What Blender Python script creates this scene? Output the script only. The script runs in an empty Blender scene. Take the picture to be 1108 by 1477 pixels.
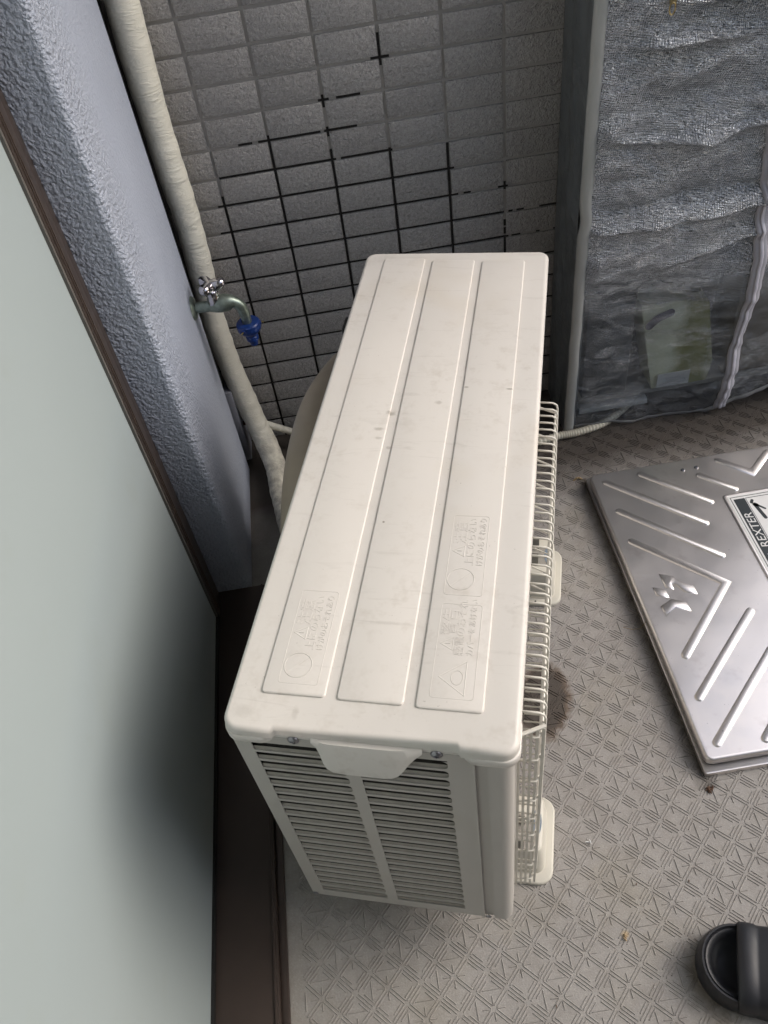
import bpy, bmesh, math, random
from mathutils import Vector, Matrix
random.seed(7)
S = bpy.context.scene
COL = S.collection
PI = math.pi
# ------------------------------------------------------------------ camera
R_ = [[0.9860803933245168, -0.12413795947371825, -0.11061295095361871], [-0.16625964132271853, -0.729027401332808, -0.6639855267798941], [0.0017859362270679427, 0.6731335789601006, -0.7395187592672403]]
CAM = (0.18436118165107357, -1.4243274122764265, 1.2579677804387999)
F_ = 1214.4741541453138
cam = bpy.data.cameras.new('camera'); cam_o = bpy.data.objects.new('camera', cam); COL.objects.link(cam_o)
right, down, fwd = [Vector(r) for r in R_]
m = Matrix((right, -down, -fwd)).transposed().to_4x4(); m.translation = Vector(CAM)
cam_o.matrix_world = m
cam.sensor_fit = 'HORIZONTAL'; cam.sensor_width = 36.0; cam.lens = 36.0 * F_ / 1108.0
cam.clip_start = 0.02; cam.clip_end = 300
S.camera = cam_o
# ------------------------------------------------------------------ world, sun, exposure
SUN_AZ_DIR = Vector((0.90, 0.06, 0.78)).normalized()      # direction towards the sun
elev = math.asin(SUN_AZ_DIR.z); az = math.atan2(SUN_AZ_DIR.x, SUN_AZ_DIR.y)
W = bpy.data.worlds.new('World'); S.world = W; W.use_nodes = True
nt = W.node_tree; nt.nodes.clear()
sky = nt.nodes.new('ShaderNodeTexSky'); sky.sky_type = 'NISHITA'; sky.sun_disc = False
sky.sun_elevation = elev; sky.sun_rotation = az; sky.air_density = 1.3; sky.dust_density = 4.0; sky.ozone_density = 2.5
bg = nt.nodes.new('ShaderNodeBackground'); bg.inputs[1].default_value = 0.15
wo = nt.nodes.new('ShaderNodeOutputWorld')
nt.links.new(sky.outputs[0], bg.inputs[0]); nt.links.new(bg.outputs[0], wo.inputs[0])
sl = bpy.data.lights.new('sun', 'SUN'); sl.energy = 1.1; sl.angle = math.radians(36); sl.color = (1.0, 0.96, 0.925)
so = bpy.data.objects.new('sun', sl); COL.objects.link(so)
so.rotation_euler = (-SUN_AZ_DIR).to_track_quat('-Z', 'Y').to_euler(); so.location = (3, 1, 5)
S.view_settings.view_transform = 'Standard'; S.view_settings.look = 'None'
S.view_settings.gamma = 1.0; S.view_settings.use_curve_mapping = False
S.view_settings.exposure = 0.46
S.render.engine = 'CYCLES'
S.cycles.max_bounces = 4; S.cycles.diffuse_bounces = 3; S.cycles.glossy_bounces = 2; S.cycles.transparent_max_bounces = 5; S.cycles.use_adaptive_sampling = True; S.cycles.adaptive_threshold = 0.03; S.cycles.caustics_reflective = False; S.cycles.caustics_refractive = False

# ------------------------------------------------------------------ helpers
def link(o, parent=None):
    COL.objects.link(o)
    if parent is not None: o.parent = parent
    return o
def tag(o, label=None, cat=None, group=None, kind=None):
    if label: o['label'] = label
    if cat: o['category'] = cat
    if group: o['group'] = group
    if kind: o['kind'] = kind
    return o
def empty(name, loc=(0, 0, 0), rz=0.0):
    o = bpy.data.objects.new(name, None); o.location = loc; o.rotation_euler = (0, 0, rz)
    o.empty_display_size = 0.05
    return link(o)
def mesh_obj(name, verts, faces, mat, parent=None, smooth=False, loc=None, angle=40):
    me = bpy.data.meshes.new(name); me.from_pydata([tuple(v) for v in verts], [], faces); me.validate()
    bm = bmesh.new(); bm.from_mesh(me); bmesh.ops.recalc_face_normals(bm, faces=bm.faces); bm.to_mesh(me); bm.free()
    return finish(name, me, mat, parent, smooth, loc, angle)
def finish(name, me, mat, parent, smooth, loc=None, angle=40):
    if mat: me.materials.append(mat)
    if smooth:
        me.shade_smooth(); 
        try: me.set_sharp_from_angle(angle=math.radians(angle))
        except Exception: pass
    o = bpy.data.objects.new(name, me)
    if loc: o.location = loc
    return link(o, parent)
def box(name, x0, x1, y0, y1, z0, z1, mat, parent=None, bev=0.0, seg=2, smooth=True):
    bm = bmesh.new(); bmesh.ops.create_cube(bm, size=1.0)
    for v in bm.verts:
        v.co.x = x0 if v.co.x < 0 else x1
        v.co.y = y0 if v.co.y < 0 else y1
        v.co.z = z0 if v.co.z < 0 else z1
    if bev > 0:
        bmesh.ops.bevel(bm, geom=bm.edges[:], offset=bev, segments=seg, profile=0.5, affect='EDGES')
    bmesh.ops.recalc_face_normals(bm, faces=bm.faces)
    me = bpy.data.meshes.new(name); bm.to_mesh(me); bm.free()
    return finish(name, me, mat, parent, bev > 0 and smooth)
class MB:
    def __init__(s): s.v = []; s.f = []
    def add(s, v, f):
        n = len(s.v); s.v += [tuple(q) for q in v]; s.f += [tuple(i + n for i in q) for q in f]
    def box(s, x0, x1, y0, y1, z0, z1):
        v = [(x, y, z) for z in (z0, z1) for y in (y0, y1) for x in (x0, x1)]
        s.add(v, [(0, 2, 3, 1), (4, 5, 7, 6), (0, 1, 5, 4), (2, 6, 7, 3), (0, 4, 6, 2), (1, 3, 7, 5)])
    def loft(s, rings, cap0=True, cap1=True):
        n = len(rings[0]); base = len(s.v)
        for r in rings: s.v += [tuple(q) for q in r]
        for k in range(len(rings) - 1):
            a = base + k * n; b = a + n
            for i in range(n):
                j = (i + 1) % n; s.f.append((a + i, a + j, b + j, b + i))
        if cap0: s.f.append(tuple(base + i for i in range(n))[::-1])
        if cap1: s.f.append(tuple(base + (len(rings) - 1) * n + i for i in range(n)))
    def tube(s, pts, r, seg=8, caps=True):
        s.loft(tube_rings(pts, r, seg), caps, caps)
    def build(s, name, mat, parent=None, smooth=False, angle=40):
        return mesh_obj(name, s.v, s.f, mat, parent, smooth, angle=angle)
def tube_rings(pts, r, seg=8, squash=1.0):
    P = [Vector(q) for q in pts]; rings = []; up = None
    for i, q in enumerate(P):
        t = (P[min(i + 1, len(P) - 1)] - P[max(i - 1, 0)]).normalized()
        if up is None:
            a = Vector((0, 0, 1)) if abs(t.z) < 0.9 else Vector((1, 0, 0))
            up = (a - t * a.dot(t)).normalized()
        else:
            up = (up - t * up.dot(t)).normalized()
        b = t.cross(up); rr = r[i] if isinstance(r, (list, tuple)) else r
        rings.append([q + (up * math.cos(2 * PI * k / seg) + b * math.sin(2 * PI * k / seg) * squash) * rr for k in range(seg)])
    return rings
def spline(ctrl, n=8):
    P = [Vector(c) for c in ctrl]; P = [P[0] * 2 - P[1]] + P + [P[-1] * 2 - P[-2]]; out = []
    for i in range(1, len(P) - 2):
        for k in range(n):
            t = k / n; a, b, c, d = P[i - 1], P[i], P[i + 1], P[i + 2]
            out.append(0.5 * ((2 * b) + (c - a) * t + (2 * a - 5 * b + 4 * c - d) * t * t + (3 * b - a - 3 * c + d) * t ** 3))
    out.append(P[-2]); return out
def rrect(x0, x1, y0, y1, r, z, n=6):
    r = max(r, 1e-4); o = []
    for cx, cy, a0 in ((x1 - r, y1 - r, 0), (x0 + r, y1 - r, 90), (x0 + r, y0 + r, 180), (x1 - r, y0 + r, 270)):
        for k in range(n + 1):
            a = math.radians(a0 + 90 * k / n); o.append((cx + r * math.cos(a), cy + r * math.sin(a), z))
    return o
def rslab(mb, x0, x1, y0, y1, z0, z1, r, bev, steps=4, n=6, bottom_bev=0.0):
    rings = []
    if bottom_bev > 0:
        rings.append(rrect(x0 + bottom_bev, x1 - bottom_bev, y0 + bottom_bev, y1 - bottom_bev, r - bottom_bev, z0, n))
        rings.append(rrect(x0, x1, y0, y1, r, z0 + bottom_bev, n))
    else: rings.append(rrect(x0, x1, y0, y1, r, z0, n))
    for k in range(steps + 1):
        a = PI / 2 * k / steps; i = bev * (1 - math.cos(a)); z = z1 - bev + bev * math.sin(a)
        rings.append(rrect(x0 + i, x1 - i, y0 + i, y1 - i, max(r - i, 0.0005), z, n))
    mb.loft(rings)
def capsule(pts, r, n=7):
    P = [Vector((q[0], q[1])) for q in pts]; L = []; Rr = []
    def nrm(a, b): d = (b - a).normalized(); return Vector((-d.y, d.x))
    for i, q in enumerate(P):
        if 0 < i < len(P) - 1:
            n1 = nrm(P[i - 1], q); n2 = nrm(q, P[i + 1]); h = (n1 + n2).normalized(); k = r / max(0.4, h.dot(n1))
            L.append(q + h * k); Rr.append(q - h * k)
    n0 = nrm(P[0], P[1]); n1 = nrm(P[-2], P[-1]); out = []
    a0 = math.atan2(n0.y, n0.x); a1 = math.atan2(n1.y, n1.x)
    for k in range(n + 1): a = a0 + PI * k / n; out.append(P[0] + Vector((math.cos(a), math.sin(a))) * r)
    out += Rr
    for k in range(n + 1): a = a1 - PI + PI * k / n; out.append(P[-1] + Vector((math.cos(a), math.sin(a))) * r)
    out += L[::-1]
    return out
# ------------------------------------------------------------------ materials
class NT:
    def __init__(s, name):
        s.m = bpy.data.materials.new(name); s.m.use_nodes = True; s.t = s.m.node_tree
        s.b = s.t.nodes['Principled BSDF']; s.out = s.t.nodes['Material Output']
        s.co = s.n('ShaderNodeTexCoord').outputs['Object']
    def n(s, ty, **kw):
        q = s.t.nodes.new(ty)
        for k, v in kw.items(): setattr(q, k, v)
        return q
    def l(s, a, b): s.t.links.new(a, b)
    def noise(s, scale, detail=4, rough=0.6, vec=None, dist=0.0):
        q = s.n('ShaderNodeTexNoise'); q.inputs['Scale'].default_value = scale; q.inputs['Detail'].default_value = min(detail, 3)
        q.inputs['Roughness'].default_value = rough; q.inputs['Distortion'].default_value = dist
        s.l(vec or s.co, q.inputs['Vector']); return q.outputs['Fac']
    def voro(s, scale, feature='F1', vec=None):
        q = s.n('ShaderNodeTexVoronoi', feature=feature); q.inputs['Scale'].default_value = scale
        s.l(vec or s.co, q.inputs['Vector']); return q.outputs['Distance']
    def mapv(s, scale, vec=None, rot=(0, 0, 0)):
        q = s.n('ShaderNodeMapping'); q.inputs['Scale'].default_value = scale; q.inputs['Rotation'].default_value = rot
        s.l(vec or s.co, q.inputs['Vector']); return q.outputs['Vector']
    def noise1(s, scale):
        if not hasattr(s, 'cache'): s.cache = {}
        if scale not in s.cache: s.cache[scale] = s.noise(scale, 2)
        return s.cache[scale]
    def ramp(s, fac, a, b, ca=(0, 0, 0, 1), cb=(1, 1, 1, 1)):
        q = s.n('ShaderNodeValToRGB'); e = q.color_ramp.elements
        e[0].position = a; e[0].color = ca; e[1].position = b; e[1].color = cb
        s.l(fac, q.inputs['Fac']); return q.outputs['Color']
    def math(s, op, a, b=None, c=None, clamp=False):
        q = s.n('ShaderNodeMath', operation=op); q.use_clamp = clamp
        for i, x in enumerate((a, b, c)):
            if x is None: continue
            if isinstance(x, (int, float)): q.inputs[i].default_value = x
            else: s.l(x, q.inputs[i])
        return q.outputs[0]
    def mix(s, fac, a, b, blend='MIX'):
        q = s.n('ShaderNodeMix', data_type='RGBA', blend_type=blend)
        for sock, x in ((q.inputs['Factor'], fac), (q.inputs[6], a), (q.inputs[7], b)):
            if isinstance(x, (int, float)): sock.default_value = x
            elif isinstance(x, tuple): sock.default_value = x if len(x) == 4 else (*x, 1)
            else: s.l(x, sock)
        return q.outputs[2]
    def bump(s, h, strength=0.3, dist=0.001, prev=None):
        q = s.n('ShaderNodeBump'); q.inputs['Strength'].default_value = strength; q.inputs['Distance'].default_value = dist
        s.l(h, q.inputs['Height'])
        if prev is not None: s.l(prev, q.inputs['Normal'])
        s.l(q.outputs['Normal'], s.b.inputs['Normal']); return q.outputs['Normal']
    def set(s, **kw):
        for k, v in kw.items():
            k = {'color': 'Base Color', 'rough': 'Roughness', 'metal': 'Metallic', 'spec': 'Specular IOR Level'}.get(k, k)
            if isinstance(v, (int, float)): s.b.inputs[k].default_value = v
            elif isinstance(v, tuple): s.b.inputs[k].default_value = v if len(v) == 4 else (*v, 1)
            else: s.l(v, s.b.inputs[k])
        return s
    def spot(s, x, y, rx, ry, soft=0.5, nz=0.35, scale=60, rot=0.0):
        """a stain mask: 1 in an uneven ellipse round x, y of the object"""
        sp = s.n('ShaderNodeSeparateXYZ'); s.l(s.co, sp.inputs[0])
        dx = s.math('SUBTRACT', sp.outputs[0], x); dy = s.math('SUBTRACT', sp.outputs[1], y)
        if rot:
            c, k = math.cos(rot), math.sin(rot)
            ex = s.math('ADD', s.math('MULTIPLY', dx, c), s.math('MULTIPLY', dy, k))
            ey = s.math('SUBTRACT', s.math('MULTIPLY', dy, c), s.math('MULTIPLY', dx, k)); dx, dy = ex, ey
        d = s.math('SQRT', s.math('ADD', s.math('POWER', s.math('DIVIDE', dx, rx), 2.0), s.math('POWER', s.math('DIVIDE', dy, ry), 2.0)))
        d = s.math('ADD', d, s.math('MULTIPLY', s.math('SUBTRACT', s.noise1(scale), 0.5), nz * 2))
        return s.math('DIVIDE', s.math('SUBTRACT', 1.0, d), soft, clamp=True)

def plain(name, color, rough=0.5, metal=0.0, var=0.15, scale=30, bump=0.0, bscale=200, spec=0.5):
    k = NT(name)
    c = k.mix(k.noise(scale, 5), tuple(x * (1 - var) for x in color), tuple(x * (1 + var) for x in color))
    k.set(color=c, metal=metal, spec=spec)
    r = k.math('ADD', k.math('MULTIPLY', k.noise(scale * 1.7, 4), 0.2), rough - 0.1, clamp=True); k.set(rough=r)
    if bump: k.bump(k.noise(bscale, 4), bump, 0.0006)
    return k.m

def mat_plastic(name, col, dirty=True):
    k = NT(name)
    big = k.noise(6, 4); fine = k.noise(420, 3)
    c = k.mix(k.ramp(big, 0.35, 0.65), tuple(x * 0.965 for x in col), col)
    c = k.mix(k.ramp(k.noise(3.2, 6, 0.7), 0.56, 0.8), c, (col[0] * .88, col[1] * .83, col[2] * .74))
    if dirty:
        # small dirt flecks gathered here and there
        fl = k.math('MULTIPLY', k.ramp(k.noise(330, 2), 0.70, 0.76), k.ramp(k.noise(14, 4), 0.52, 0.66))
        c = k.mix(k.math('MULTIPLY', fl, 0.65), c, (0.16, 0.13, 0.10))
        c = k.mix(k.math('MULTIPLY', k.math('MULTIPLY', k.ramp(k.noise(38, 6, .8), .52, .75), k.ramp(k.noise(5, 3), .35, .6)), .26), c, (0.33, 0.27, 0.20))
        # rubbed grey streaks across the lid
        st = k.ramp(k.noise(9, 5, 0.7, k.mapv((1.0, 6.0, 1.0)), 1.2), 0.60, 0.78)
        c = k.mix(k.math('MULTIPLY', st, 0.24), c, (0.30, 0.27, 0.23))
        for (x, y, rx, ry, a) in ((.093, .432, .007, .0045, .55), (.083, .402, .008, .0035, .45), (.086, .386, .005, .003, .35), (.100, .372, .004, .003, .35),
                                  (.15, .452, .006, .004, .35), (.068, .021, .004, .008, .2), (.113, .255, .0018, .0018, .9),
                                  (.235, .480, .006, .0015, .8), (.182, .482, .004, .002, .6), (.018, .018, .012, .008, .16), (.14, .125, .030, .0025, .15)):
            c = k.mix(k.math('MULTIPLY', k.spot(x, y, rx, ry, .6, .45, 220), a), c, (0.23, 0.20, 0.16))
    k.set(color=c, spec=0.45)
    k.set(rough=k.math('ADD', k.math('MULTIPLY', k.noise(18, 4), 0.16), 0.33))
    k.bump(fine, 0.08, 0.0004)
    return k.m

M = {}
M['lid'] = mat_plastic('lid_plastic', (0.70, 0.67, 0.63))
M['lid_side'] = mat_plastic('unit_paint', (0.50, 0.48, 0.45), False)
M['wire'] = plain('wire_coating', (0.68, 0.66, 0.60), 0.4, var=.06)
M['block'] = mat_plastic('block_plastic', (0.60, 0.575, 0.50), False)
M['dark_in'] = plain('dark_interior', (0.02, 0.019, 0.017), 0.8)
M['slat'] = plain('louvre_paint_dusty_shaded', (0.33, 0.31, 0.275), 0.65, var=.3, scale=160)  # dusty paint, darkened to carry the shade inside the louvres
M['steel'] = plain('screw_steel', (0.30, 0.30, 0.32), 0.3, 1.0)
M['chrome'] = plain('chrome', (0.62, 0.60, 0.64), 0.12, 1.0, var=.05)
M['brass'] = plain('tarnished_brass_green', (0.27, 0.32, 0.28), 0.40, 0.8, var=.5, scale=110)
M['blue'] = plain('blue_plastic', (0.010, 0.04, 0.20), 0.35, var=.25, scale=90)
M['bronze'] = plain('bronze_aluminium', (0.062, 0.046, 0.039), 0.38, 0.2, var=.2, scale=12)
M['rubber'] = plain('black_rubber', (0.010, 0.010, 0.010), 0.6)
M['black_grout'] = plain('black_grout', (0.014, 0.012, 0.011), 0.85, bump=.3)
M['slipper'] = plain('slipper_foam', (0.014, 0.015, 0.019), 0.48, var=.4, scale=60, bump=.12, bscale=500)
M['zip'] = plain('zip_tape', (0.42, 0.41, 0.45), 0.6, var=.1, bump=.3, bscale=900)
M['zip_teeth'] = plain('zip_teeth', (0.62, 0.60, 0.66), 0.35)
M['gold'] = plain('zip_pull_metal', (0.60, 0.48, 0.26), 0.25, 1.0)
M['bolt'] = plain('blue_grey_washer', (0.20, 0.25, 0.31), 0.45)
M['hose'] = plain('hose_plastic', (0.62, 0.58, 0.47), 0.45, var=.12)
M['duct'] = plain('brown_beige_tape', (0.36, 0.30, 0.235), 0.5, var=.15, scale=18)
M['white'] = plain('white_paint', (0.74, 0.74, 0.71), 0.6, bump=.2)
M['debris'] = plain('dry_debris', (0.35, 0.26, 0.15), 0.9, var=.4)
M['rust'] = plain('rusty_debris', (0.10, 0.055, 0.035), 0.9, var=.5, scale=300)
M['shelf'] = plain('shelf_grey', (0.22, 0.22, 0.22), 0.5)

def mat_tile():
    k = NT('rough_ceramic_tile')
    info = k.n('ShaderNodeObjectInfo'); loc = k.n('ShaderNodeVectorMath', operation='ADD')
    k.l(k.co, loc.inputs[0]); sc = k.n('ShaderNodeVectorMath', operation='SCALE'); k.l(info.outputs['Location'], sc.inputs[0]); sc.inputs['Scale'].default_value = 3.7
    k.l(sc.outputs[0], loc.inputs[1]); v = loc.outputs[0]
    c = k.mix(k.noise(60, 5, .7, v), (0.32, 0.305, 0.298), (0.43, 0.415, 0.405))
    c = k.mix(.38, c, k.ramp(k.noise(260, 4, .7, v, 1.0), .32, .68, (.09, .085, .08, 1), (.60, .575, .555, 1)))
    c = k.mix(k.math('MULTIPLY', k.math('SUBTRACT', info.outputs['Random'], .5), .5), c, (0.21, 0.20, 0.195))
    c = k.mix(k.ramp(k.noise(700, 2, .5, v), .68, .74), c, (0.60, 0.58, 0.55))
    k.set(color=c, rough=0.55, spec=0.4)
    n1 = k.bump(k.noise(130, 6, .66, v, .5), 1.0, 0.0048)
    k.bump(k.noise(520, 3, .6, v), .7, 0.0012, n1)
    return k.m
M['tile'] = mat_tile()
def mat_grout():
    k = NT('grey_grout'); k.set(color=k.mix(k.noise(50, 4), (.30, .285, .27), (.40, .38, .36)), rough=.9); k.bump(k.noise(300, 3), .5, .0006); return k.m
M['grout'] = mat_grout()
def mat_stucco():
    k = NT('sprayed_stone_paint')
    k.set(color=k.mix(k.noise(8, 4), (0.40, 0.445, 0.55), (0.47, 0.515, 0.62)), rough=.45, spec=.5)
    sp = k.n('ShaderNodeSeparateXYZ'); k.l(k.co, sp.inputs[0])
    # coarse knobs near the outer corner, finer towards the wall
    amp = k.math('ADD', k.math('MULTIPLY', k.math('DIVIDE', k.math('SUBTRACT', -0.29, sp.outputs[1]), 0.09, clamp=True), .78), .22)
    h = k.math('MULTIPLY', k.math('ADD', k.math('MULTIPLY', k.math('SUBTRACT', 1.0, k.voro(165, 'SMOOTH_F1')), .6), k.noise(260, 3, .5)), amp)
    n1 = k.bump(h, 1.0, .0058)
    k.bump(k.noise(500, 3), .3, .0006, n1)
    return k.m
M['stucco'] = mat_stucco()
def mat_glass_film():
    k = NT('frosted_film_glass')
    c = k.mix(k.noise(2.2, 4), (0.36, 0.42, 0.43), (0.41, 0.47, 0.485))
    c = k.mix(k.math('MULTIPLY', k.ramp(k.noise(7, 5, .7), .58, .75), .2), c, (0.34, 0.38, 0.34))
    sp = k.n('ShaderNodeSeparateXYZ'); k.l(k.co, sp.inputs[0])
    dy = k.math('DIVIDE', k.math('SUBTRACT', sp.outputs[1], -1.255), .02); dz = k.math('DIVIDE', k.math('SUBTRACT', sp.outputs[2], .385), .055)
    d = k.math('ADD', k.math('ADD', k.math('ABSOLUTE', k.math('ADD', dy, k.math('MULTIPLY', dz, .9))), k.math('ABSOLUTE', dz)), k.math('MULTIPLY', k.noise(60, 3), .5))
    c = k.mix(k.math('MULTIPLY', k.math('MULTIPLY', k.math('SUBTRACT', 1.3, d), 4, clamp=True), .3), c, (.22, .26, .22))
    k.set(color=c, rough=.38, spec=.5)
    k.bump(k.noise(600, 2, .5, k.mapv((1, 1, .15))), .12, .0003)
    return k.m
M['film'] = mat_glass_film()
def mat_floor():
    k = NT('embossed_vinyl_floor')
    c = k.mix(k.noise(14, 6, .65), (0.275, 0.260, 0.246), (0.365, 0.348, 0.331))
    c = k.mix(k.math('MULTIPLY', k.ramp(k.noise(300, 3), .5, .75), .5), c, (0.47, 0.445, 0.42))
    c = k.mix(k.math('MULTIPLY', k.ramp(k.noise(5, 5, .7), .5, .72), .35), c, (0.31, 0.28, 0.21))
    c = k.mix(k.math('MULTIPLY', k.ramp(k.noise(900, 1), .72, .75), .5), c, (0.6, 0.58, 0.55))
    c = k.mix(k.math('MULTIPLY', k.ramp(k.noise(34, 3, .75), .45, .7), .30), c, (0.20, 0.18, 0.155))
    # damp, mouldy patch beside the unit with a rusty rim
    o = k.spot(.393, -.752, .050, .078, .22, .22, 70, -.35); i = k.spot(.391, -.752, .043, .071, .2, .22, 70, -.35)
    c = k.mix(k.math('MULTIPLY', o, .8), c, (0.12, 0.075, 0.045)); c = k.mix(k.math('MULTIPLY', i, .85), c, (0.075, 0.066, 0.058))
    # grime and painted-in shade along the wall side, under the rack
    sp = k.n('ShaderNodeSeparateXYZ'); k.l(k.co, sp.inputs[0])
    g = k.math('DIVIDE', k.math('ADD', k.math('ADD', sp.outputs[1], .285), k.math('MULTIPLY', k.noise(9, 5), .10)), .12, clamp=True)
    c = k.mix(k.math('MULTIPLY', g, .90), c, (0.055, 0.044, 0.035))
    hx = k.math('SUBTRACT', 1.0, k.math('DIVIDE', k.math('ABSOLUTE', k.math('SUBTRACT', sp.outputs[0], .597)), .022), clamp=True)  # darker band along the left edge of the hatch
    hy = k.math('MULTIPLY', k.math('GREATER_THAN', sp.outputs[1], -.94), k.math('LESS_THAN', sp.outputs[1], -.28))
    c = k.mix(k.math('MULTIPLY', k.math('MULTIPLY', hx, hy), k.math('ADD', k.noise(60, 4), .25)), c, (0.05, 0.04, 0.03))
    for (x, y, a, b, col) in ((.50, -1.185, .03, .06, (.12, .09, .06)), (.413, -1.115, .007, .006, (.5, .36, .18)), (.30, -.62, .03, .10, (.1, .08, .06)), (.36, -.27, .06, .03, (.10, .075, .055))):
        c = k.mix(k.math('MULTIPLY', k.spot(x, y, a, b, .6, .5, 80), .55), c, col)
    k.set(color=c, rough=.68, spec=.3)
    k.bump(k.noise(420, 4, .7), .7, .0007)
    return k.m
M['floor'] = mat_floor()
def mat_stainless():
    k = NT('stainless_sheet')
    c = k.mix(k.noise(9, 5, .6), (0.76, 0.72, 0.70), (0.88, 0.84, 0.815))
    c = k.mix(k.math('MULTIPLY', k.ramp(k.noise(22, 5, .7), .58, .8), .35), c, (0.45, 0.38, 0.36))
    c = k.mix(k.math('MULTIPLY', k.ramp(k.noise(240, 2), .74, .78), .6), c, (0.10, 0.09, 0.09))
    k.set(color=c, metal=1.0, rough=k.math('ADD', k.math('MULTIPLY', k.noise(13, 3, .7), .20), .27))
    n = k.bump(k.noise(3.5, 2), .25, .02); k.bump(k.noise(900, 2), .06, .0003, n)
    return k.m
M['stainless'] = mat_stainless()
def mat_tape():
    k = NT('cream_wrapping_tape')
    c = k.mix(k.noise(12, 4), (0.80, 0.77, 0.66), (0.88, 0.855, 0.75))
    sp = k.n('ShaderNodeSeparateXYZ'); k.l(k.co, sp.inputs[0])
    dirt = k.math('MULTIPLY', k.math('DIVIDE', k.math('SUBTRACT', .10, sp.outputs[2]), .10, clamp=True), k.ramp(k.noise(45, 5, .7), .35, .6))
    c = k.mix(k.math('MULTIPLY', dirt, .85), c, (.05, .035, .025))
    k.set(color=c, rough=.42)
    n = k.bump(k.math('ABSOLUTE', k.math('SUBTRACT', k.noise(13, 3, .6, k.mapv((1, 1, 4.5), rot=(.25, .2, 0)), 1.6), .5)), .6, .007); n = k.bump(k.noise(26, 3, .6, k.mapv((1, 1, 6)), 1.5), .4, .002, n); k.bump(k.noise(120, 3, .5, k.mapv((1, 1, 4)), 1.0), .4, .0012, n)
    return k.m
M['tape'] = mat_tape()
def mat_cover():
    """woven clear PVC sheet: partly see-through, crinkled, each weave cell a tiny pillow"""
    k = NT('woven_clear_sheet')
    pale_glare = k.ramp(k.noise(9, 6, .75, k.mapv((1, 1, 3.2), rot=(0, .2, 0)), 1.0), .50, .72)  # noise patches left more opaque and pale, standing in for glare
    k.set(color=k.mix(k.noise(16, 5), (0.84, 0.865, 0.91), (0.94, 0.96, 1.0)), rough=.19, spec=1.0, metal=.40)
    # weave: tiny pillows, visible as dots of glare
    sp = k.n('ShaderNodeSeparateXYZ'); k.l(k.mapv((1, 1, 1), rot=(0, 0.6, 0)), sp.inputs[0])
    sx = k.math('SINE', k.math('MULTIPLY', sp.outputs[0], 2 * PI / .0050)); sz = k.math('SINE', k.math('MULTIPLY', sp.outputs[2], 2 * PI / .0050))
    w = k.math('MULTIPLY', sx, sz)
    cr = k.noise(34, 5, .62, k.mapv((.8, 1, 2.2)), 1.4)
    n1 = k.bump(cr, 1.0, .03); n2 = k.bump(k.noise(140, 3, .6, None, .8), .8, .004, n1); k.bump(w, 1.0, .0018, n2)
    sq = k.n('ShaderNodeSeparateXYZ'); k.l(k.co, sq.inputs[0]); low = k.math('DIVIDE', k.math('SUBTRACT', .42, sq.outputs[2]), .14, clamp=True)
    tr = k.n('ShaderNodeBsdfTransparent'); tr.inputs[0].default_value = (.86, .88, .90, 1)
    mx = k.n('ShaderNodeMixShader'); k.l(k.b.outputs[0], mx.inputs[1]); k.l(tr.outputs[0], mx.inputs[2])
    f = k.math('MULTIPLY', k.math('SUBTRACT', 1.0, k.math('MULTIPLY', pale_glare, k.math('SUBTRACT', .8, k.math('MULTIPLY', low, .5)))), k.math('ADD', k.math('MULTIPLY', k.noise(20, 4), .4), k.math('ADD', .04, k.math('MULTIPLY', low, .62))), clamp=True); k.l(f, mx.inputs[0]); k.l(mx.outputs[0], k.out.inputs[0])
    return k.m
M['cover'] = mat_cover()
M['cover_trim'] = plain('cover_binding_tape', (0.42, 0.42, 0.40), 0.5, var=.08, bump=.4, bscale=500)

# ================================================================== SETTING
# floor sheet with embossed ridges
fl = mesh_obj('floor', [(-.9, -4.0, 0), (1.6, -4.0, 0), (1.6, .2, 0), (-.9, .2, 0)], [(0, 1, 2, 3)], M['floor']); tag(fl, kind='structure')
mb = MB(); P_ = .0895
def ridge(x0, y0, x1, y1, w=.0009, h=.0010):
    d = Vector((x1 - x0, y1 - y0)).normalized(); n = Vector((-d.y, d.x)); a = Vector((x0, y0)); b = Vector((x1, y1)); t = w * .35
    v = [(*(a - n * w - d * w), -.0002), (*(a + n * w - d * w), -.0002), (*(b + n * w + d * w), -.0002), (*(b - n * w + d * w), -.0002),
         (*(a - n * t), h), (*(a + n * t), h), (*(b + n * t), h), (*(b - n * t), h)]
    mb.add(v, [(4, 7, 6, 5), (0, 4, 5, 1), (1, 5, 6, 2), (2, 6, 7, 3), (3, 7, 4, 0)])
def star(cx, cy):
    q = P_ / 4
    for sx, sy in ((1, 1), (1, -1), (-1, 1), (-1, -1)):
        for o in (-.0021, .0021):       # a pair of parallel ridges along each diagonal
            ax, ay = cx + sx * q * .12, cy + sy * q * .12; bx, by = cx + sx * q * .88, cy + sy * q * .88
            ox, oy = -sy * o * .7, sx * o * .7; ridge(ax + ox, ay + oy, bx + ox, by + oy)
    for dx, dy in ((1, 0), (-1, 0), (0, 1), (0, -1)):
        ridge(cx + dx * .004, cy + dy * .004, cx + dx * .0145, cy + dy * .0145, .0008)
    ridge(cx - q, cy - .011, cx - q, cy + .011, .0008); ridge(cx - .011, cy + q, cx + .011, cy + q, .0008)
def chevron(cx, cy):
    q = P_ / 4
    for sx, sy in ((1, 1), (1, -1), (-1, 1), (-1, -1)):
        for o, a, b in ((-.0021, .14, .9), (.0021, .14, .9), (-.0063, .36, .84), (.0063, .36, .84)):
            ax, ay = cx + sx * q * a, cy + sy * q * a; bx, by = cx + sx * q * b, cy + sy * q * b
            ox, oy = -sy * o * .7, sx * o * .7; ridge(ax + ox, ay + oy, bx + ox, by + oy)
H_ = P_ / 2
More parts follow.
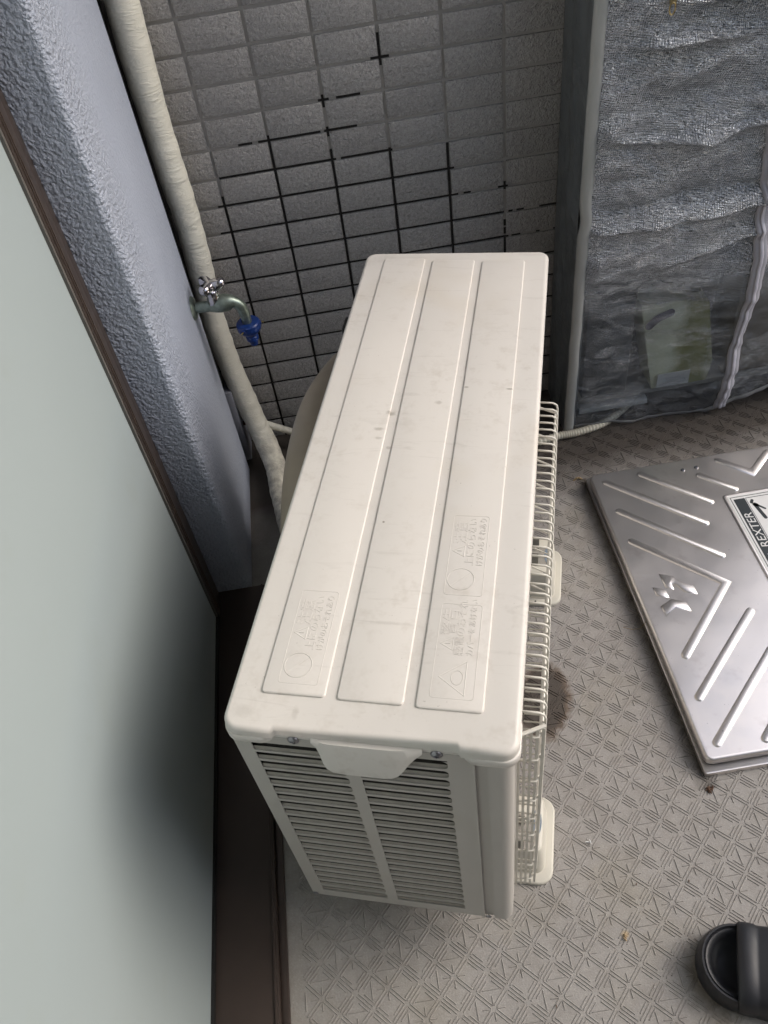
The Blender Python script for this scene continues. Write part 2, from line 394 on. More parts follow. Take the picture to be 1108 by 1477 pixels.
for i in range(-10, 22):
    for j in range(-16, 24):
        x = .3995 + i * H_; y = -.9965 + j * H_
        if x < -.02 or x > 1.25 or y > -.10 or y < -1.62: continue
        (star if (i + j) % 2 == 0 else chevron)(x, y)
rg = mb.build('embossed_ridges', M['floor'], fl); tag(rg, kind='stuff')

# tiled end wall
wall = box('tiled_wall', -.30, 1.205, .0035, .16, -.02, 2.6, M['grout']); tag(wall, 'grey end wall faced with rough oblong tiles, black grout in its lower part', 'wall')
tile_me = None
def tile_mesh():
    bm = bmesh.new(); bmesh.ops.create_cube(bm, size=1.0)
    for v in bm.verts:
        v.co.x *= .0945; v.co.z *= .0445; v.co.y = 0 if v.co.y < 0 else .006
    ed = [e for e in bm.edges if all(abs(v.co.y) < 1e-6 for v in e.verts)]
    bmesh.ops.bevel(bm, geom=ed, offset=.0011, segments=2, profile=.5, affect='EDGES'); bmesh.ops.recalc_face_normals(bm, faces=bm.faces)
    me = bpy.data.meshes.new('tile'); bm.to_mesh(me); bm.free(); me.materials.append(M['tile']); me.shade_smooth()
    me.set_sharp_from_angle(angle=math.radians(50)); return me
tme = tile_mesh()
rest = MB()
for c in range(-1, 12):
    for r in range(0, 51):
        x = c * .1 + .05; z = r * .05 + .025
        if c <= 5 and r < 19:
            o = bpy.data.objects.new('tile', tme); o.location = (x + random.uniform(-.0004, .0004), random.uniform(-.0003, .0003), z)
            o.rotation_euler = (random.uniform(-.008, .008), random.uniform(-.003, .003), random.uniform(-.006, .006)); link(o, wall)
        else: rest.box(x - .047, x + .047, 0, .006, z - .022, z + .022)
o = rest.build('tiles_beyond', M['tile'], wall); tag(o, kind='stuff')
# black grout runs set into the joints
def gz(L): return (17 - (ord(L) - 97)) * .05
def gh(L, x0, x1):
    o = box('black_grout_line', x0, x1, .0026, .0045, gz(L) - .0019, gz(L) + .0019, M['black_grout'], wall)
def gv(c, z0, z1):
    o = box('black_grout_line', c * .1 - .0020, c * .1 + .0020, .0023, .0045, z0, z1, M['black_grout'], wall)
gh('c', .285, .315); gv(3, gz('c') - .012, gz('c') + .036)
gh('d', .192, .21); gh('d', .222, .262); gv(2, gz('d') - .012, gz('d') + .008)
gh('e', .048, .072); gh('e', .082, .188); gh('e', .194, .25); gv(2, gz('e') - .01, gz('e') + .006)
gh('f', .003, .207); gh('f', .215, .305); gh('g', -.012, .41); gh('h', -.02, .36 + .055); gh('h', .425, .438); gh('h', .488, .506)
gh('i', -.05, .499); gh('i', .507, .515); gh('i', .522, .536); gh('i', .565, .60); gh('j', -.1, .507); gh('j', .513, .53); gh('j', .56, .567); gh('j', .593, .6)
gh('k', -.1, .50); gh('k', .578, .6)
for L in 'lmnopqr'[:6]: gh(L, -.1, .6)
gv(0, 0, gz('g') + .017); gv(1, 0, gz('e') + .008); gv(2, 0, gz('f') + .018); gv(3, 0, gz('f') + .004); gv(4, 0, gz('f') - .004)
gv(5, gz('h') - .006, gz('h') + .009); gv(5, gz('i') - .028, gz('i') - .016); gv(5, gz('i') - .045, gz('i') - .032); gv(5, 0, gz('j') + .002)

# rendered pillar at the left, its outer corner rounded
mb = MB()
def col_ring(z):
    o = []; xr, yn, yf, xl = -.085, -.424, -.082, -.32
    for k in range(9): a = math.radians(-90 + 90 * k / 8); o.append((xr - .012 + .012 * math.cos(a), yn + .012 + .012 * math.sin(a), z))
    for k in range(7): a = math.radians(90 * k / 6); o.append((xr - .009 + .009 * math.cos(a), yf - .009 + .009 * math.sin(a), z))
    o += [(xl, yf, z), (xl, yn, z)]
    return o
mb.loft([col_ring(z) for z in (-.01, 2.6)]); pil = mb.build('pillar', M['stucco'], smooth=True); tag(pil, 'blue grey sprayed-stone pillar carrying the tap, at the left', 'pillar')
sj = box('shaded_gap_strip', -.30, -.1005, -.080, .0034, -.01, 2.6, M['rubber'], pil)  # black strip standing in for the shaded recess behind the pillar
fls = box('flashing', -.094, -.078, -.060, -.004, .0, .19, plain('grey_flashing', (.30, .31, .36), .5), wall, .002)
sc = MB(); sc.loft(tube_rings([(-.0785, -.035, .085), (-.072, -.035, .085)], .005, 10)); sc.build('rusty_screw', M['rust'], fls, True)

# door: tall pane of frosted film glass in a bronze stile, bronze sill
door = empty('glass_door', (-.15, -1.0, 0)); tag(door, 'tall pale green frosted glass door in a bronze frame filling the left side', 'door')
def abs_child(o, par):      # geometry is given in world coordinates
    o.parent = par; o.location = -Vector(par.location); return o
abs_child(box('glass_pane', -.1555, -.1475, -2.6, -.487, .024, 2.05, M['film']), door)
abs_child(box('gasket', -.1475, -.1435, -2.6, -.487, .018, .0285, M['rubber']), door)
abs_child(box('gasket', -.1475, -.1435, -.4925, -.4868, .0287, 2.05, plain('grey_gasket', (.12, .11, .10), .6)), door)
abs_child(box('stile', -.165, -.1425, -.4866, -.452, .018, 2.08, M['bronze'], None, .0012), door)
fj = box('fixed_jamb', -.30, -.1465, -.4518, -.4245, .0, 2.15, M['bronze'], None, .001); abs_child(fj, door)
for yy in (-.4785, -.4725): abs_child(box('stile_bead', -.1424, -.1412, yy - .0007, yy + .0007, .03, 2.05, plain('worn_bronze', (.16, .12, .10), .4, .5)), door)
abs_child(box('top_rail', -.165, -.140, -2.6, -.487, 2.051, 2.10, M['bronze'], None, .001), door)
sill = box('door_sill', -.30, -.058, -3.2, -.4247, -.005, .016, M['bronze'], None, .0015); tag(sill, 'dark bronze metal sill running along the foot of the glass door', 'sill')
box('sill_lip', -.0579, -.047, -3.2, -.4247, -.005, .0065, M['bronze'], sill, .001)
box('sill_bead', -.0650, -.0620, -3.2, -.4247, .0162, .0182, M['bronze'], sill, .0006)
# building shell around the balcony
bw = box('house_wall', -.46, -.301, -3.3, .16, -.02, 2.6, M['white']); tag(bw, 'wall of the house behind the glass door', 'wall')
par = box('railing', 1.36, 1.46, -3.6, .30, -.02, .12, M['white'], None, .004); tag(par, 'balcony railing on a low pale kerb, to the right', 'railing')
box('handrail', 1.385, 1.435, -3.6, .30, 1.08, 1.12, M['steel'], par, .006)
for k in range(14): box('baluster', 1.402, 1.418, -3.5 + k * .28, -3.484 + k * .28, .1205, 1.0795, M['steel'], par)
pt = box('light_blocker', -.30, 1.355, -2.03, -1.98, .02, 2.3, plain('blocker_board', (.30, .29, .28), .7)); tag(pt, 'dull grey balcony partition board unseen behind the viewer, added to block light', 'blocker')  # grey board added out of view to cut light from behind
ce = box('ceiling', -.50, 1.05, -3.6, .2, 2.601, 2.75, M['white']); tag(ce, kind='structure')

# ================================================================== OUTDOOR UNIT (local frame: x = depth to the fan side, y = length, z = up)
AX, AY, ATH = 0.0034, -1.0291, -0.2857
L_, D_, H_T = .7953, .2728, .5722
unit = empty('outdoor_unit', (AX, AY, 0), ATH); tag(unit, 'cream air conditioner outdoor unit with long ribbed lid and louvred end', 'air conditioner')
ZB = .098
# casing: plate walls, end panel is built with openings
mb = MB()
x0, x1, y0, y1 = .005, D_ - .005, .004, L_ - .004; zt = H_T - .018
def uwall(ax0, ay0, ax1, ay1, t=.002): mb.box(min(ax0, ax1), max(ax0, ax1) + (t if ax0 == ax1 else 0), min(ay0, ay1), max(ay0, ay1) + (t if ay0 == ay1 else 0), ZB, zt)
uwall(x0, y0 + .0035, x0, y1); uwall(x0 + .0021, y1 - .002, x1 - .003, y1 - .002)
mb.box(x0 + .0021, x1 - .01, y0 + .0035, y1 - .0021, ZB, ZB + .003)
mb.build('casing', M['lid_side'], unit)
box('interior', x0 + .008, x1 - .03, y0 + .012, y1 - .01, ZB + .006, zt - .004, M['dark_in'], unit)
# front (fan side) panel with bell mouth
fp = MB(); cy_, cz_, rr_ = .285, .325, .200
outer = rrect(y0 + .045, y1, ZB, zt, .01, 0, 11); n = len(outer); seg = n
xf = x1 - .002
ring_o = [(xf, q[0], q[1]) for q in outer]
ang = [math.atan2(q[1] - cz_, q[0] - cy_) for q in outer]
ring_i = [(xf, cy_ + rr_ * math.cos(a), cz_ + rr_ * math.sin(a)) for a in ang]
ring_i2 = [(xf - .03, cy_ + rr_ * .96 * math.cos(a), cz_ + rr_ * .96 * math.sin(a)) for a in ang]
fp.loft([ring_o, ring_i, ring_i2], False, False)
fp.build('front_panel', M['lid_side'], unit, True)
fan = MB(); fan.loft([[(xf - .05, cy_ + .045 * math.cos(2 * PI * k / 20), cz_ + .045 * math.sin(2 * PI * k / 20)) for k in range(20)], [(xf - .02, cy_ + .04 * math.cos(2 * PI * k / 20), cz_ + .04 * math.sin(2 * PI * k / 20)) for k in range(20)]])
fo = fan.build('fan_hub', M['slat'], unit, True)
for b in range(3):
    v = []; a0 = b * 2 * PI / 3
    for k in range(7):
        a = a0 + k * .26
        v += [(xf - .045 + .004 * k, cy_ + .04 * math.cos(a), cz_ + .04 * math.sin(a)), (xf - .050 + .005 * k, cy_ + .185 * math.cos(a + .25), cz_ + .185 * math.sin(a + .25))]
    mesh_obj('fan_blade', v, [(2 * k, 2 * k + 2, 2 * k + 3, 2 * k + 1) for k in range(6)], M['slat'], unit, True)
# near corner post (rounded) between end panel and front
post = MB(); r = .012
def post_ring(z):
    o = [(.2449, y0 - .0005, z)]
    for k in range(9): a = math.radians(-90 + 90 * k / 8); o.append((x1 - r + r * math.cos(a), y0 - .0005 + r + r * math.sin(a), z))
    o += [(x1, y0 + .045, z), (x1 - .004, y0 + .045, z), (x1 - .004, y0 + .016, z), (x1 - .014, y0 + .005, z), (.2449, y0 + .005, z)]
    return o
post.loft([post_ring(z) for z in (ZB, zt)]); post.build('corner_post', M['lid_side'], unit, True)
# recessed channel next to the post
mb = MB(); mb.box(.2295, .2330, y0 - .001, y0 + .004, ZB, zt); mb.box(.2331, .2447, y0 + .0030, y0 + .0055, ZB, zt)
mb.build('corner_channel', M['lid_side'], unit)
# end panel: lands between the slots, two columns
NS = 22; zs0, zs1 = .540, .1185; pitch = (zs0 - zs1) / NS
cols = ((.0215, .1085), (.1215, .2085))
ep = MB(); ty0, ty1 = y0, y0 + .0011
ep.box(x0, cols[0][0], ty0, ty1, ZB, zt); ep.box(cols[0][1], cols[1][0], ty0, ty1, ZB, zt); ep.box(cols[1][1], .2294, ty0, ty1, ZB, zt)
land = .0042
for (ca, cb) in cols:
    ep.box(ca, cb, ty0, ty1, zs0, zt); ep.box(ca, cb, ty0, ty1, ZB, zs1)
    for k in range(1, NS): z = zs0 - k * pitch; ep.box(ca, cb, ty0, ty1, z - land / 2, z + land / 2)
    for k in range(NS):     # rounded right-hand corners of each slot
        za = zs0 - k * pitch - land / 2; zb = zs0 - (k + 1) * pitch + land / 2; rr = .0055
        for (zc, s) in ((za, -1), (zb, 1)):
            v = [(cb, ty0 + .0001, zc)] + [(cb - rr + rr * math.sin(t * PI / 8), ty0 + .0001, zc + s * rr * (1 - math.cos(t * PI / 8))) for t in range(5)]
            n0 = len(ep.v); ep.v += v; ep.f += [(n0, n0 + 1 + t, n0 + 2 + t) for t in range(4)]
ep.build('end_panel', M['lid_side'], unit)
sme = None
for ci, (ca, cb) in enumerate(cols):
    for k in range(NS):
        hh = pitch - land
        if sme is None:
            w = cb - ca; top = -hh * .66
            v = [(0, .0030, top - .003), (w, .0030, top - .003), (w, .0022, top), (0, .0022, top), (w, .0012, -hh), (0, .0012, -hh), (w, .0016, -hh - .001), (0, .0016, -hh - .001), (0, .016, top + .007), (w, .016, top + .007)]
            f = [(0, 1, 2, 3), (3, 2, 4, 5), (5, 4, 6, 7)]
            sme = bpy.data.meshes.new('louvre_slat'); sme.from_pydata(v, [], f); sme.materials.append(M['slat'])
        o = bpy.data.objects.new('louvre_slat', sme); o.location = (ca, y0, zs0 - k * pitch - land / 2); link(o, unit)
# lid
def notched(x0, x1, y0, y1, r, z, n=8, d=.004):
    q = rrect(x0, x1, y0, y1, r, z, n); k = 3 * (n + 1)
    return q[:k] + [(.0475, y0, z), (.0505, y0 + d, z), (.2190, y0 + d, z), (.2220, y0, z)] + q[k:]
lid = MB(); rings = [notched(0, D_, 0, L_, .016, H_T - .0135)]
for k in range(6):
    a = PI / 2 * k / 5; i = .0055 * (1 - math.cos(a)); rings.append(notched(i, D_ - i, i, L_ - i, .016 - i, H_T - .0055 + .0055 * math.sin(a)))
lid.loft(rings)
lo = lid.build('lid', M['lid'], unit, True, 60)
skirt = MB()       # skirt below the lid: deeper at the corners, stepped in between them
rslab(skirt, -.001, .0495, -.0012, .05, H_T - .0255, H_T - .0130, .0155, .0005, 1, 8, .003)
rslab(skirt, .2205, D_ + .001, -.0012, .05, H_T - .0265, H_T - .0130, .0155, .0005, 1, 8, .003)
rslab(skirt, .0006, D_ - .0006, .045, L_ - .0006, H_T - .0245, H_T - .0132, .012, .0005, 1, 8, .002)
rslab(skirt, .040, .228, .0044, .04, H_T - .0275, H_T - .0130, .001, .0005, 1, 4, .001)
skirt.build('lid_skirt', M['lid'], lo, True, 50)
# grip lip on the end
lip = MB(); pr = []
def lipx(t): return t
tops = [(.084, .5555), (.0885, .549), (.0915, .535), (.0935, .520), (.0965, .510), (.102, .5045), (.112, .5025), (.150, .5025), (.158, .5045), (.164, .510), (.169, .520), (.174, .533), (.180, .545), (.187, .5555)]
vs = []; fs = []
for (xx, zz) in tops:
    t = (.5555 - zz) / .053
    zr = zz + .0175 * t
    for (yy, zq) in ((.006, .5600), (.0026 - .003 * t, .5590), (.001 - .008 * t ** .8, .5585 - (.5585 - zr) * .45), (.0005 - .0105 * t, zr), (.002 - .0105 * t, zr - .0014), (.004, .5565 - (.5565 - zr) * .5)):
        vs.append((xx, yy, zq))
k_ = 6
for i in range(len(tops) - 1):
    for j in range(k_ - 1): fs.append((i * k_ + j, (i + 1) * k_ + j, (i + 1) * k_ + j + 1, i * k_ + j + 1))
mesh_obj('grip_lip', vs, fs, M['lid'], lo, True, angle=50)
# screws on the end
for xx in (.0664, .1996):
    s_ = MB(); y_ = .0043
    s_.loft([[(xx + q * math.cos(2 * PI * k / 16), yq, .5525 + q * math.sin(2 * PI * k / 16)) for k in range(16)] for q, yq in ((.0058, y_), (.0058, y_ - .0008), (.0048, y_ - .0022), (.0025, y_ - .0031), (.0022, y_ - .0018))])
    s_.build('screw', M['steel'], unit, True)
for xx, zz in ((.009, .103), (.238, .103)):
    s_ = MB(); s_.loft([[(xx + q * math.cos(2 * PI * k / 12), yq, zz + q * math.sin(2 * PI * k / 12)) for k in range(12)] for q, yq in ((.004, y0 - .0006), (.003, y0 - .002))]); s_.build('screw', M['steel'], unit, True)
# three raised panels
for (pa, pb, ya, yb) in ((.0305, .0925, .0385, .7755), (.1035, .1663, .0378, .7705), (.1772, .2392, .0368, .7685)):
    q = MB(); rslab(q, pa, pb, ya, yb, H_T - .001, H_T + .0022, .004, .0016, 3, 5); q.build('raised_panel', M['lid'], lo, True, 60)
ZP = H_T + .0022
def text_mesh(name, s, size, loc, rz, mat, parent, depth=.0002, align='LEFT', sx=1.0, shear=0.0):
    cu = bpy.data.curves.new(name, 'FONT'); cu.body = s; cu.size = size; cu.extrude = depth; cu.align_x = align; cu.shear = shear
    t = bpy.data.objects.new(name, cu); COL.objects.link(t)
    dg = bpy.context.evaluated_depsgraph_get(); me = bpy.data.meshes.new_from_object(t.evaluated_get(dg)); COL.objects.unlink(t); bpy.data.objects.remove(t)
    me.materials.clear(); me.materials.append(mat)
    o = bpy.data.objects.new(name, me); o.location = loc; o.rotation_euler = (0, 0, rz); o.scale = (sx, 1, 1); return link(o, parent)
def outline(mb, pts, w, z, h=.00034, closed=True):
    n = len(pts)
    for i in range(n if closed else n - 1):
        a = Vector((pts[i][0], pts[i][1])); b = Vector((pts[(i + 1) % n][0], pts[(i + 1) % n][1])); d = b - a
        if d.length < 1e-6: continue
        d.normalize(); nn = Vector((-d.y, d.x)) * w / 2; e = d * w * .3
        mb.add([(*(a - nn - e), z), (*(a + nn - e), z), (*(b + nn + e), z), (*(b - nn + e), z), (*(a - nn * .4 - e), z + h), (*(a + nn * .4 - e), z + h), (*(b + nn * .4 + e), z + h), (*(b - nn * .4 + e), z + h)],
               [(4, 5, 6, 7), (0, 1, 5, 4), (1, 2, 6, 5), (2, 3, 7, 6), (3, 0, 4, 7)])
def notice(pa, pb, ya, yb, big, l1, l2, kind):
    q = MB(); outline(q, rrect(pa, pb, ya, yb, .003, 0, 3), .0007, ZP - .0001, .0003)
    cx = (pa + pb) / 2
    if kind == 'circle':
        r = .0135; cy = ya + .020
        outline(q, [(cx - .004 + r * math.cos(2 * PI * k / 32), cy + r * math.sin(2 * PI * k / 32)) for k in range(32)], .0012, ZP - .0001)
        d = r * .7; outline(q, [(cx - .004 - d, cy - d), (cx - .004 + d, cy + d)], .0010, ZP - .0001, .0003, False)
        t0 = ya + .0495
    else:
        outline(q, [(pa + .006, ya + .022), (pa + .031, ya + .004), (pa + .031, ya + .040)], .0011, ZP - .0001)
        outline(q, [(pa + .023 + .0055 * math.cos(2 * PI * k / 20), ya + .022 + .0075 * math.sin(2 * PI * k / 20)) for k in range(20)], .0009, ZP - .0001)
        t0 = ya + .0515
    outline(q, [(pa + .003, t0 + .007), (pa + .0155, t0), (pa + .0155, t0 + .014)], .0011, ZP - .0001)
    outline(q, [(pa + .008, t0 + .007), (pa + .0125, t0 + .007)], .0009, ZP - .0001, .0005, False)
    q.build('embossed_frame', M['lid'], lo)
    text_mesh('embossed_writing', big, .0158, (pa + .0155, t0 + .0165, ZP + .0001), PI / 2, M['lid'], lo)
    text_mesh('embossed_writing', l1, .0108, (pa + .0255, t0 - .0120 if kind == 'circle' else t0 - .006, ZP + .0001), PI / 2, M['lid'], lo)
    text_mesh('embossed_writing', l2, .0083, (pa + .0350, t0 - .0120 if kind == 'circle' else t0 - .006, ZP + .0001), PI / 2, M['lid'], lo)
notice(.0445, .0830, .0500, .1578, '注意', '上にのらない', 'けがのおそれあり', 'circle')
notice(.1890, .2270, .1640, .2692, '注意', '上にのらない', 'けがのおそれあり', 'circle')
notice(.1890, .2290, .0484, .1530, '警告', '感電のおそれ', 'カバーをあけない', 'triangle')
# pipe-side tab behind the lid and dark valve
box('side_tab', -.004, .004, .700, .735, .48, H_T - .022, M['lid_side'], unit, .002)
box('valve_cap', -.016, .004, .640, .675, .50, .545, M['rubber'], unit, .006)
# fan guard: bars that hook over the top, run down the front and are tied by cross wires
GX = D_ + .0215; GT = .5365; GB = .115; gy0, gy1 = .063, .500; NB = 36
bp = [(x1, 0, GT), (GX - .006, 0, GT - .001), (GX - .0015, 0, GT - .004), (GX, 0, GT - .010), (GX, 0, GB + .01), (GX - .003, 0, GB), (x1, 0, GB)]
bb = MB(); bb.loft(tube_rings(bp, .0013, 6)); bme = bpy.data.meshes.new('guard_bar'); bme.from_pydata(bb.v, [], bb.f); bme.materials.append(M['wire']); bme.shade_smooth()
for k in range(NB):
    o = bpy.data.objects.new('guard_bar', bme); o.location = (0, gy0 + (gy1 - gy0) * k / (NB - 1), 0); link(o, unit)
nz = 9
for k in range(nz):
    z = GT - .018 - (GT - GB - .036) * k / (nz - 1); q = MB()
    q.loft(tube_rings([(x1 + .001, gy0 - .018, z), (GX - .006, gy0 - .016, z), (GX - .0025, gy0 - .008, z), (GX - .0022, gy1, z), (x1, gy1 + .012, z)], .0016, 6)); q.build('guard_tie', M['wire'], unit, True)
for (ax_, zz) in ((x1 + .003, GT - .002),):
    q = MB(); q.loft(tube_rings([(ax_, gy0, zz), (ax_, gy1, zz)], .0017, 6)); q.build('guard_tie', M['wire'], unit, True)
# near side of the guard: four upright bars under a slanted top bar
for k in range(5):
    t = k / 4; xx = x1 + .0025 + (GX - x1 - .004) * t; yy = gy0 - .022 + .010 * t
    q = MB(); q.box(xx - .0014, xx + .0014, yy - .0012, yy + .0012, GB + .012 * (1 - t) - .004, GT - .006); q.build('guard_side_bar', M['wire'], unit)
q = MB(); q.loft(tube_rings([(x1 + .0005, gy0 - .024, GT - .005), (GX, gy0 - .010, GT - .005)], .0021, 6)); q.build('guard_side_bar', M['wire'], unit, True)
# feet under the casing
for yy in (.125, .625):
    mb = MB(); mb.box(-.012, D_ + .018, yy - .018, yy + .018, .0655, .0685); mb.box(-.004, D_ + .004, yy - .018, yy - .0155, .0686, ZB - .0002); mb.box(-.004, D_ + .004, yy + .0155, yy + .018, .0686, ZB - .0002)
    mb.build('foot', M['slat'], unit)
# plastic blocks the feet stand on
def unit_pt(a, b, z):
    c, s = math.cos(ATH), math.sin(ATH); return Vector((AX + a * c - b * s, AY + a * s + b * c, z))
def block(yc, dy, label):
    b = empty('foot_block', tuple(unit_pt(0, yc, 0)), ATH); tag(b, label, 'foot block', 'plastic blocks under the outdoor unit')
    mb = MB(); rslab(mb, -.045, .3195, -.064, .064, .0009, .0075, .022, .003, 3, 8)
    base = mb.build('base_plate', M['block'], b, True, 50)
    mb = MB(); mb.loft([rrect(-.030, .3085, -.050, .050, .016, .007, 6), rrect(-.024, .3035, -.042, .042, .012, .058, 6), rrect(-.022, .3010, -.040, .040, .010, .0635, 6), rrect(-.018, .2975, -.036, .036, .008, .065, 6)])
    mb.build('block_body', M['block'], b, True, 40)
    for xx, rad in ((.2935, .011),):
        q = MB(); q.loft([[(xx + rad * math.cos(2 * PI * k / 20) * .6, .000 + rad * 1.7 * math.sin(2 * PI * k / 20), z) for k in range(20)] for z in (.0652, .069)]); q.build('washer', M['bolt'], b, True)
    for xx in (.275, .0):
        q = MB(); q.loft([[(xx + .0018 * math.cos(2 * PI * k / 8), -.0585 + .0018 * math.sin(2 * PI * k / 8), z) for k in range(8)] for z in (.0076, .0079)]); q.build('nail_hole', M['dark_in'], b)
    return b
block(.146, 0, 'cream plastic block under the near end of the outdoor unit, blue grey washer on it')
block(.628, 0, 'cream plastic block under the far half of the outdoor unit, barely sticking out')

# ================================================================== PIPES BEHIND
tp = MB()
path = [(-.058, -.034, 1.15), (-.060, -.034, .95), (-.066, -.033, .80), (-.067, -.032, .66), (-.064, -.034, .55), (-.069, -.034, .44), (-.073, -.034, .33), (-.066, -.036, .22), (-.053, -.044, .12), (-.036, -.075, .055), (-.020, -.14, .033), (-.012, -.22, .030), (.0, -.30, .030), (.02, -.40, .030)]
sp_ = spline(path, 14); rad = []
for i, q in enumerate(sp_): rad.append(.0228 + .0022 * max(0, min(1, (q.z - .5) / .4)) + .0006 * math.sin(i * .31) + .0004 * math.sin(i * 1.3) + random.uniform(-.00025, .00025))
tp.loft(tube_rings(sp_, rad, 28)); tpo = tp.build('wrapped_pipe', M['tape'], None, True, 80); tag(tpo, 'cream tape-wrapped pipe bundle running down beside the pillar', 'pipe')
for (a, b) in (((-.046, -.050, .10), (.055, -.052, .032)),):
    q = MB(); q.loft(tube_rings(spline([a, (a[0] + .03, a[1] - .002, a[2] - .022), b, (b[0] + .06, b[1] - .02, b[2] - .008)], 6), .0075, 12)); q.build('branch_pipe', M['tape'], tpo, True)
dk = MB(); c_ = [(.02, .80, .36), (-.025, .74, .40), (-.040, .66, .425), (-.046, .56, .44), (-.044, .45, .42), (-.040, .36, .34), (-.036, .31, .22), (-.030, .29, .10), (-.02, .28, .04)]
dp = [unit_pt(*q) for q in spline(c_, 10)]
dk.loft(tube_rings(dp, .036, 32)); dko = dk.build('bent_duct', M['duct'], None, True, 80); tag(dko, 'thick brown beige bent duct arching behind the outdoor unit', 'duct')
# ================================================================== TAP
tap = empty('water_tap', (-.085, -.128, .440)); tag(tap, 'old greenish brass wall tap with chrome cross handle, on the pillar', 'tap')
TD = Vector((1, -.06, 0)).normalized()
def cyl_rings(profile, origin, axis, seg=20, sq=1.0):
    A = Vector(axis).normalized(); u = Vector((0, 0, 1)) if abs(A.z) < .9 else Vector((1, 0, 0)); u = (u - A * u.dot(A)).normalized(); w = A.cross(u)
    return [[Vector(origin) + A * t + (u * math.cos(2 * PI * k / seg) + w * math.sin(2 * PI * k / seg) * sq) * r for k in range(seg)] for t, r in profile]
q = MB(); q.loft(cyl_rings([(.0002, .021), (.002, .021), (.005, .018), (.007, .010), (.007, .009)], (0, 0, 0), TD, 28)); q.build('wall_flange', M['brass'], tap, True)
bodyp = spline([TD * 0.004, TD * .022, TD * .040 + Vector((0, 0, .001)), TD * .058 + Vector((0, 0, .003)), TD * .073 + Vector((0, 0, .002)), TD * .083 + Vector((0, 0, -.006)), TD * .0865 + Vector((0, 0, -.018)), TD * .087 + Vector((0, 0, -.024))], 5)
rr = []
for i in range(len(bodyp)):
    t = i / (len(bodyp) - 1); rr.append(.0096 if t < .2 else (.0096 + .0062 * math.sin(PI * min(1, (t - .2) / .40)) if t < .6 else .0100))
q = MB(); q.loft(tube_rings(bodyp, rr, 24)); q.build('tap_body', M['brass'], tap, True, 70)
bx = TD * .041
q = MB(); q.loft(cyl_rings([(0, .012), (.012, .0115), (.018, .0095), (.019, .0115), (.026, .0118), (.028, .009), (.031, .008)], bx + Vector((0, 0, .004)), (0, 0, 1), 24)); q.build('bonnet', M['chrome'], tap, True, 50)
hd = MB()        # three-winged handle
hz = bx + Vector((0, 0, .040)); seg = 48; rings = []
for (sc_, dz) in ((.45, -.012), (.85, -.008), (1.0, -.001), (.93, .0045), (.68, .0075), (.15, .0075)):
    ring = []
    for k in range(seg):
        a = 2 * PI * k / seg; w = (.5 + .5 * math.cos(3 * (a - .05))) ** 1.0; rad_ = (.0115 + .0170 * w) * sc_
        ring.append(hz + Vector((rad_ * math.cos(a), rad_ * math.sin(a), dz + .003 * w * (1 if sc_ > .3 else 0))))
    rings.append(ring)
hd.loft(rings); hd.build('handle', M['chrome'], tap, True, 80)
sp0 = TD * .087 + Vector((0, 0, -.022))
q = MB(); q.loft(cyl_rings([(0, .0102), (.003, .0104), (.004, .0090), (.030, .0086), (.032, .0075)], sp0, (.03, 0, -1), 20)); q.build('spout', M['brass'], tap, True, 50)
hc = empty('hose_connector', tuple(Vector((-.085, -.128, .440)) + sp0 + Vector((.001, 0, -.020)))); tag(hc, 'blue plastic hose connector clamped on the spout of the tap', 'hose connector')
q = MB(); prof = [(t_ * 1.12, r_ * 1.2) for t_, r_ in [(0, .0125), (.0, .0165), (.002, .0180), (.006, .0180), (.009, .0185), (.013, .0180), (.017, .0150), (.021, .0115), (.024, .0085), (.026, .0085), (.027, .0095), (.033, .0095), (.034, .0075), (.038, .0065), (.044, .0055), (.044, .003)]]
rings = cyl_rings(prof, (0, 0, 0), (.04, 0, -1), 36)
for j in range(3, 6):
    for k in range(36):
        if k % 2: rings[j][k] = rings[j][k] + (Vector((0, 0, rings[j][k].z)) - rings[j][k]).normalized() * .0012
q.loft(rings); q.build('connector_body', M['blue'], hc, True, 35)
for a in (-2.0, .1, 2.2):
    d = Vector((math.cos(a), math.sin(a), 0)); o = Vector((0, 0, -.007)) + d * .019
    q = MB(); q.loft(cyl_rings([(0, .004), (.004, .004), (.0045, .0030)], o, d, 12)); lug = q.build('lug', M['blue'], hc, True)
    q = MB(); q.loft(cyl_rings([(.0045, .0019), (.009, .0019), (.0095, .001)], o, d, 10)); q.build('clamp_screw', M['gold'], lug, True)
# ================================================================== DRAIN HOSE
hp = spline([(.40, -.170, .0095), (.50, -.168, .0095), (.575, -.157, .0095), (.62, -.155, .0095), (.68, -.140, .0095), (.74, -.10, .0095), (.80, -.05, .0095)], 34); hp = [hp[0] + (hp[-1] - hp[0]) * 0] + hp[1:]
q = MB(); q.loft(tube_rings(hp, [.0088 if i % 4 < 2 else .0072 for i in range(len(hp))], 16)); dh = q.build('drain_hose', M['hose'], None, True, 60)
tag(dh, 'cream corrugated drain hose lying on the floor below the covered rack', 'hose')

